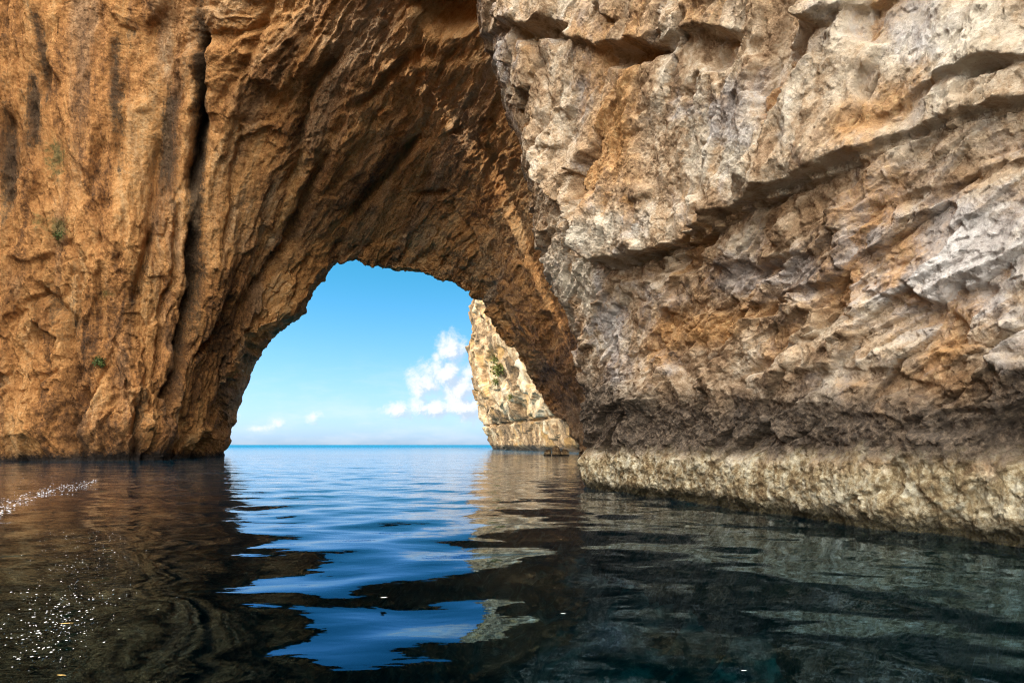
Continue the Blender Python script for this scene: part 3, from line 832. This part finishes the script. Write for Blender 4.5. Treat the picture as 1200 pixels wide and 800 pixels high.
# ------------------------------------------------------------------ the headland beyond
def build_headland():
    plan = poly_sample([(120, 420), (50, 370), (8, 325), (-6.0, 296), (-6.2, 284), (0, 262), (6, 235), (13, 205), (22, 180), (45, 160)], 420, 12)
    zs = np.concatenate([np.linspace(-4, 14, 120, endpoint=False), np.linspace(14, 66, 230)])
    nu, nv = len(plan), len(zs)
    nrm = np.stack([np.gradient(plan[:, 1]), -np.gradient(plan[:, 0])], -1)
    nrm /= np.linalg.norm(nrm, axis=1, keepdims=True)
    if nrm[200, 0] > 0:
        nrm = -nrm
    Z = np.broadcast_to(zs, (nu, nv))
    off = np.interp(Z, [-4, 0, 2, 6, 9.0, 9.8, 10.4, 12, 16, 24, 34, 45, 57, 66], [0, 0, 1.6, 2.6, 3.6, 2.6, 4.0, 5.0, 6.2, 8.2, 9.4, 9.6, 9.2, 8])
    P = np.stack([plan[:, :1] + nrm[:, :1] * off, plan[:, 1:] + nrm[:, 1:] * off, Z], -1)
    W = P.reshape(-1, 3).astype(F32)
    f1, c1, _ = facets(W * np.array([0.10, 0.05, 0.06], F32) + 0.4 * np.stack([fbm(W * 0.06, 2, 1), fbm(W * 0.06, 2, 2), fbm(W * 0.06, 2, 3)], -1), 111)
    f2, c2, _ = facets(W * np.array([0.28, 0.16, 0.2], F32), 112)
    d = 2.8 * f1 + 1.5 * f2 + 2.2 * ridged(W * np.array([0.08, 0.05, 0.05], F32), 4, 113) + 0.5 * fbm(W * 0.5, 3, 114)
    px, py = proj(P)
    lowz = 1 - 0.3 * (1 - sstep(W[:, 2], 8, 14))
    d = (d * lowz).reshape(nu, nv)
    Q = P.copy()
    Q[..., 0] += nrm[:, :1] * d; Q[..., 1] += nrm[:, 1:] * d
    og = (2, 270, 0)
    root = empty('headland', og)
    tag(root, 'sunlit cream limestone headland standing in the sea beyond the arch', 'headland')
    nn = grid_normals(Q)
    flip = nn[200, 150, 0] > 0
    NN = -nn if flip else nn
    fz = Z[:-1, :-1]
    for nm, mk in (('cliff_face', fz >= 9.8), ('wave_cut_base', fz < 9.8)):
        grid_object(nm, Q, M_CREAM, root, dict(cell=c1), mk, flip, NN, og)
    return Q

# ------------------------------------------------------------------ sea and seabed
def build_sea():
    # a sheet that is fine near the camera and reaches the horizon; long low swell is modelled, small ripples are in the material
    ys = np.concatenate([np.linspace(-60, 1.0, 30, endpoint=False), 1.0 * (140.0 / 1.0) ** np.linspace(0, 1, 520, endpoint=False), np.geomspace(140, 40000, 60)])
    us = np.concatenate([np.linspace(-14, -0.95, 40, endpoint=False), np.linspace(-0.95, 0.95, 520, endpoint=False), np.linspace(0.95, 14, 41)])
    Yg, Ug = np.meshgrid(ys, us, indexing='ij')
    X = Ug * np.maximum(np.abs(Yg), 12.0)
    Zg = np.zeros_like(X)
    r2 = np.random.default_rng(14)
    fade = np.exp(-np.maximum(Yg - 20, 0) / 60.0) * (np.abs(Ug) < 3)
    for k in range(26):
        lam = 0.9 * (5.5 / 0.9) ** r2.random()
        a = math.radians(90 + r2.normal(0, 48))
        kx, ky = math.cos(a) * 2 * math.pi / lam, math.sin(a) * 2 * math.pi / lam
        amp = 0.0020 * lam ** 1.0
        Zg += amp * np.sin(kx * X + ky * Yg + r2.random() * 6.28)
    Zg *= fade
    P = np.stack([X, Yg, Zg], -1)
    o = grid_object('sea', P, M_WATER, None, None, None, True)
    o['kind'] = 'structure'
    # seabed: a rocky shelf under the near cliff, dropping into the deep
    gx = np.concatenate([[-40000, -8000, -1500, -300, -120], np.linspace(-60, 30, 300), [120, 300, 1500, 8000, 40000]])
    gy = np.concatenate([[-3000, -300, -80], np.linspace(-20, 60, 250), [120, 300, 1500, 8000, 40000]])
    nx, ny = len(gx), len(gy)
    GX, GY = np.meshgrid(gx, gy, indexing='ij')
    wl = np.interp(GY, [-20, -10, 4, 11.5, 14.7, 19.6, 24.2, 27.6, 32, 60], [24, 20.5, 15.4, 12.3, 11, 10.1, 8.2, 6.2, 4, 4])
    dist = wl - GX
    dz = np.interp(dist, [-5, 0, 2, 5, 9, 14, 30, 60], [-1.8, -2.8, -3.6, -4.8, -7.0, -11, -18, -22])
    W = np.stack([GX, GY, 0 * GX], -1).reshape(-1, 3).astype(F32)
    f, _, _ = facets(W * 0.45, 131)
    dz = dz + (0.9 * f + 0.7 * ridged(W * 0.5, 4, 132)).reshape(nx, ny)
    o = grid_object('seabed', np.stack([GX, GY, dz], -1), M_BED)
    o['kind'] = 'structure'

# ------------------------------------------------------------------ small things
def shrub(name, loc, size, n, mat, label, group=None, toward=(0, -1, 0)):
    r = np.random.default_rng(abs(hash(label)) % 1000 + 3 if False else int(sum(map(ord, label))) + int(abs(loc[0] * 7)))
    V, Fc = [], []
    for k in range(n):
        v = r.normal(0, 1, 3); v /= np.linalg.norm(v)
        c = v * (r.random() ** 0.5) * np.array([size * 0.55, size * 0.45, size * 0.5]) + np.array([0, 0, size * 0.3])
        a = r.normal(0, 1, 3); a /= np.linalg.norm(a)
        b = np.cross(a, r.normal(0, 1, 3)); b /= np.linalg.norm(b)
        l = size * (0.07 + 0.08 * r.random()); w = l * 0.45
        i = len(V)
        V += [c - a * l, c + b * w, c + a * l, c - b * w]
        Fc.append((i, i + 1, i + 2, i + 3))
    root = empty(name, loc)
    tag(root, label, 'shrub', group)
    mesh_object('foliage', V, Fc, mat, root)
    # a short forked stem
    V, Fc = [], []
    for (x1, z1) in ((-0.25, 0.5), (0.2, 0.55), (0.02, 0.7)):
        i = len(V)
        w = size * 0.02
        for (cx, cz, ww) in ((0, -0.15 * size, w * 1.5), (x1 * size, z1 * size, w * 0.5)):
            V += [(cx - ww, 0.3 * size - ww, cz), (cx + ww, 0.3 * size - ww, cz), (cx + ww, 0.3 * size + ww, cz), (cx - ww, 0.3 * size + ww, cz)]
        for q in range(4):
            Fc.append((i + q, i + (q + 1) % 4, i + 4 + (q + 1) % 4, i + 4 + q))
    mesh_object('stem', V, Fc, M_WOOD, root)
    return root

def surface_point(Q, x, y):
    """the point of a rock sheet that the photograph shows at pixel (x, y): the nearest of those that project there"""
    px, py = proj(Q)
    d2 = (px - x) ** 2 + (py - y) ** 2
    d2 = np.where(Q[..., 1] > 3, d2, 1e9)
    m = d2 < max(4.0, d2.min() * 2)
    Yv = np.where(m, Q[..., 1], 1e9)
    i = np.unravel_index(np.argmin(Yv), Yv.shape)
    return Q[i]

def boulder(loc, size, seed, label, group):
    nu, nv = 40, 26
    th = np.linspace(0, 2 * math.pi, nu); ph = np.linspace(0, math.pi, nv)
    T, Pp = np.meshgrid(th, ph, indexing='ij')
    D = np.stack([np.sin(Pp) * np.cos(T), np.sin(Pp) * np.sin(T), np.cos(Pp)], -1)
    p = D.reshape(-1, 3).astype(F32)
    f, c, _ = facets(p * 1.3 + seed, seed, 0.9)
    rr = 1 + 0.28 * f + 0.15 * fbm(p * 2 + seed, 3, seed)
    V = (p * rr[:, None] * np.array(size)).reshape(nu, nv, 3)
    V[-1] = V[0]
    o = grid_object('boulder', V, M_BOULDER, None, dict(cell=c), None, False)
    o.location = loc
    return tag(o, label, 'boulder', group)

def leaf_mesh(L, w):
    V, Fc = [], []
    for i in range(9):
        t = i / 8
        hw = w * math.sin(math.pi * (0.06 + 0.9 * t)) * (1 - 0.25 * t)
        zc = 0.10 * L * (t - 0.5) ** 2
        for j in (-1, 0, 1):
            V.append(((t - 0.5) * L, j * hw, zc + 0.25 * abs(j) * hw))
    for i in range(8):
        for j in range(2):
            a = i * 3 + j
            Fc.append((a, a + 1, a + 4, a + 3))
    return V, Fc

def water_at(x, y):
    Y = FPX * CAMH / (y - HY)
    return ((x - CX) / FPX * Y, Y, 0.0)

def small_things(QA, QH):
    p = surface_point(QA, 121, 424)
    shrub('shrub', tuple(p + np.array([0, -0.4, -0.4])), 1.5, 260, M_LEAF_DK, 'small dark green shrub growing low on the orange cliff wall')
    p = surface_point(QA, 70, 275)
    shrub('shrub', tuple(p + np.array([0, -0.3, -0.4])), 1.2, 120, M_LEAF_DK, 'sparse olive tuft on the orange cliff high above the dark green shrub')
    for (x, y, s, lb) in ((585, 434, 5.2, 'largest yellow green shrub clinging to the sunlit headland beside the arch pillar'),
                          ((580, 422, 3.4, 'yellow green shrub on the headland just above the largest one there')),
                          ((582, 449, 3.0, 'yellow green shrub on the headland just below the largest one there')),
                          ((599, 466, 2.2, 'small separate green tuft on the headland close to the pillar edge'))):
        p = surface_point(QH, x, y)
        shrub('shrub', tuple(p + np.array([-0.6, -0.6, -0.3 * s])), s, 170, M_LEAF, lb, 'shrubs on the sunlit headland')
    for (x, y, s, sd, lb) in ((642, 525, (0.72, 0.8, 0.75), 3, 'leftmost of the low boulders at the foot of the arch pillar'),
                              (652, 522, (0.78, 0.8, 1.5), 5, 'tallest boulder at the foot of the arch pillar, between two lower ones'),
                              (662, 528, (0.75, 0.8, 0.95), 9, 'boulder nearest the arch pillar, half awash')):
        Y = 128.0
        boulder(((x - CX) / FPX * Y, Y, 0.3), s, sd, lb, 'boulders at the pillar foot')
    V, Fc = leaf_mesh(0.14, 0.022)
    o = mesh_object('floating_leaf', V, Fc, M_DRY, None, (water_at(78, 735)[0], water_at(78, 735)[1], 0.045), True)
    o.rotation_euler = (0, 0, 0.25)
    tag(o, 'dry yellow leaf floating among the white foam specks on dark water', 'leaf')
    V, Fc = leaf_mesh(0.085, 0.014)
    o = mesh_object('floating_leaf', V, Fc, M_DRY, None, (water_at(72, 797)[0], water_at(72, 797)[1], 0.045), True)
    o.rotation_euler = (0, 0, -0.1)
    tag(o, 'smaller dry leaf floating at the lower edge of the picture', 'leaf')
    for (x, y, mat, L, lb) in ((450, 703, M_FOAM, 0.09, 'pale fleck floating in the dark reflection of the vault'),
                               (660, 722, M_FOAM, 0.06, 'single white fleck on the dark water under the pillar reflection'),
                               (872, 790, M_FOAM, 0.05, 'tiny pale fleck on the teal water by the near cliff'),
                               (523, 676, M_HUSK, 0.07, 'dark husk floating on the blue sky reflection')):
        V, Fc = leaf_mesh(L, L * 0.22)
        w = water_at(x, y)
        o = mesh_object('floating_fleck', V, Fc, mat, None, (w[0], w[1], 0.035), True)
        tag(o, lb, 'fleck')
    # foam: specks in the corner and a long glittering trail, too many to count
    V, Fc = [], []
    r = np.random.default_rng(21)
    def speck(x, y, sz):
        if y < HY + 8:
            return
        X, Y, _ = water_at(x, y)
        m = 7
        i = len(V)
        e = 0.6 + 0.8 * r.random()
        V.append((X, Y, 0.03 + sz * 0.25))
        for k in range(m):
            a = 2 * math.pi * k / m
            rr = sz * (0.7 + 0.5 * r.random())
            V.append((X + rr * e * math.cos(a), Y + rr / e * math.sin(a), 0.028))
        for k in range(m):
            Fc.append((i, i + 1 + k, i + 1 + (k + 1) % m))
    for c, sx, sy, n in (((62, 742), 26, 22, 120), ((85, 722), 22, 14, 60), ((95, 700), 40, 12, 40), ((105, 660), 26, 12, 50), ((90, 650), 20, 14, 30), ((60, 690), 24, 20, 40), ((100, 632), 26, 6, 40), ((20, 770), 16, 16, 20)):
        for k in range(n):
            x, y = r.normal(c[0], sx), r.normal(c[1], sy)
            if y > 610:
                speck(x, y, (0.004 + 0.011 * r.random() ** 3) * (1.0 if y > 690 else 0.8))
    for k in range(420):
        t = r.random()
        x = -15 + 130 * t
        y = np.interp(x, [-15, 40, 70, 115], [606, 580, 572, 564]) + r.normal(0, 5 * (1 - 0.7 * t))
        speck(x, y, 0.008 + 0.034 * r.random() ** 2)
    for k in range(60):
        speck(r.normal(30, 30), r.normal(566, 10), 0.006 + 0.014 * r.random() ** 2)
    o = mesh_object('foam', V, Fc, M_FOAM)
    o['kind'] = 'stuff'

# ------------------------------------------------------------------ daylight
SUN_EL, SUN_AZ = 27.0, math.atan2(-0.97, -0.22)       # azimuth of the sun as atan2(x, y)
def build_light():
    el = math.radians(SUN_EL)
    sd = np.array([math.sin(SUN_AZ) * math.cos(el), math.cos(SUN_AZ) * math.cos(el), math.sin(el)])
    L = bpy.data.lights.new('sun', 'SUN')
    L.energy = 2.3
    L.angle = math.radians(0.53)
    L.color = (1.0, 0.93, 0.82)
    o = bpy.data.objects.new('sun', L)
    from mathutils import Vector
    o.rotation_euler = Vector(tuple(sd)).to_track_quat('Z', 'Y').to_euler()
    COL.objects.link(o)
    w = bpy.data.worlds.new('World')
    scene.world = w
    w.use_nodes = True
    t = NT(w.node_tree)
    sky = t.node('ShaderNodeTexSky', sky_type='NISHITA')
    sky.sun_disc = False
    sky.sun_elevation = el
    sky.sun_rotation = SUN_AZ
    sky.air_density = 1.0; sky.dust_density = 0.6; sky.ozone_density = 2.0
    D = t.node('ShaderNodeTexCoord').outputs['Generated']
    x, y, z = t.xyz(D)
    tint = t.mix(t.sm(z, 0.0, 0.07), SKY_RIM, SKY_LOW)
    base = t.mix(1.0, sky.outputs[0], t.mix(t.sm(z, 0.02, 0.28), tint, SKY_HIGH), 'MULTIPLY')
    # cumulus low over the sea: direction coordinates u = x/y, v = z/y
    yc = t.math('MAXIMUM', y, 0.05)
    u, v = t.math('DIVIDE', x, yc), t.math('DIVIDE', z, yc)
    def cloud(uu, vv):
        uv = t.comb(uu, vv, 0.0)
        f = t.noise(uv, 30, 9, 0.64, 0.2)
        f2 = t.noise(uv, 75, 5, 0.6)
        dens = None
        for (px, py, rx, ry, wt) in CLOUDS:
            du = t.math('DIVIDE', t.math('SUBTRACT', uu, (px - CX) / FPX), rx / FPX)
            dv = t.math('DIVIDE', t.math('SUBTRACT', vv, (HY - py) / FPX), ry / FPX)
            g = t.math('SUBTRACT', wt, t.math('SQRT', t.math('ADD', t.math('MULTIPLY', du, du), t.math('MULTIPLY', dv, dv))))
            dens = g if dens is None else t.math('SMOOTH_MAX', dens, g, 0.15)
        dens = t.math('MULTIPLY_ADD', t.math('SUBTRACT', f, 0.5), 2.1, dens)
        return t.math('MULTIPLY_ADD', t.math('SUBTRACT', f2, 0.5), 0.6, dens)
    d0 = cloud(u, v)
    d1 = cloud(t.math('SUBTRACT', u, 0.010), t.math('ADD', v, 0.010))
    cov = t.math('MULTIPLY', t.sm(d0, -0.06, 0.75), t.sm(y, 0.1, 0.3))
    lit = t.sm(t.math('SUBTRACT', d0, d1), -0.30, 0.28)
    ccol = t.mix(lit, CLOUD_SHADE, CLOUD_LIT)
    # thin veil under the clouds
    veil = t.math('MULTIPLY', t.sm(t.noise(t.comb(t.math('MULTIPLY', u, 6), t.math('MULTIPLY', v, 22), 0), 1.6, 5, 0.6), 0.42, 0.7), t.math('MULTIPLY', t.sm(v, 0.16, 0.03), t.sm(y, 0.1, 0.3)))
    base = t.mix(t.math('MULTIPLY', veil, 0.22), base, CLOUD_LIT)
    base = t.mix(t.math('MULTIPLY', cov, 0.92), base, ccol)
    # added bright sky behind and above the viewer, boosted to light the shaded rock
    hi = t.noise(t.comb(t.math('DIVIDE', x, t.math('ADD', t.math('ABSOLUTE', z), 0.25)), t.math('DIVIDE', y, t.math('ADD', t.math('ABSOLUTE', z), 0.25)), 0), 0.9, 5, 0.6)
    fill_mask = t.math('MULTIPLY', t.sm(t.math('MULTIPLY_ADD', t.math('SUBTRACT', hi, 0.5), 0.8, y), 0.25, -0.35), t.sm(z, -0.01, 0.03))
    base = t.mix(fill_mask, base, SKY_FILL)
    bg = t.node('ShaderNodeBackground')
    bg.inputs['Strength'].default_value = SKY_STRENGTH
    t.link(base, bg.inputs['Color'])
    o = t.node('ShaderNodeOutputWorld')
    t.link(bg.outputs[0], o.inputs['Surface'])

SKY_STRENGTH = 0.10
SKY_RIM, SKY_LOW, SKY_HIGH = (0.80, 1.18, 2.15), (0.86, 1.14, 1.74), (0.27, 1.04, 1.23)
CLOUD_LIT, CLOUD_SHADE = (6.6, 6.65, 6.75), (3.9, 4.7, 5.7)
SKY_FILL = (48.0, 46.0, 43.0)  # added out-of-view brightness that fills the shaded rock
CLOUDS = [(528, 410, 24, 26, 1.0), (511, 418, 10, 12, 0.8), (522, 438, 34, 28, 1.0), (498, 450, 28, 22, 0.95), (540, 455, 34, 36, 1.0), (464, 482, 28, 14, 0.8), (503, 478, 50, 18, 0.9),
          (548, 478, 34, 22, 1.0), (270, 490, 20, 22, 0.62), (325, 495, 24, 14, 0.50), (366, 488, 20, 20, 0.52), (300, 502, 50, 10, 0.42)]

build_light()
build_near_cliff()
QA = build_arch()
QH = build_headland()
build_sea()
small_things(QA, QH)

# ------------------------------------------------------------------ render settings
scene.render.engine = 'CYCLES'
cy = scene.cycles
cy.use_denoising = True
cy.denoising_prefilter = 'NONE'
cy.filter_width = 1.1
cy.max_bounces = 8
cy.diffuse_bounces = 4
cy.glossy_bounces = 3
cy.transparent_max_bounces = 8
cy.transmission_bounces = 2
cy.sample_clamp_indirect = 8
cy.caustics_reflective = False
cy.caustics_refractive = False
vs = scene.view_settings
vs.view_transform = 'Standard'
vs.look = 'None'
vs.exposure = 0.7
vs.gamma = 1.0
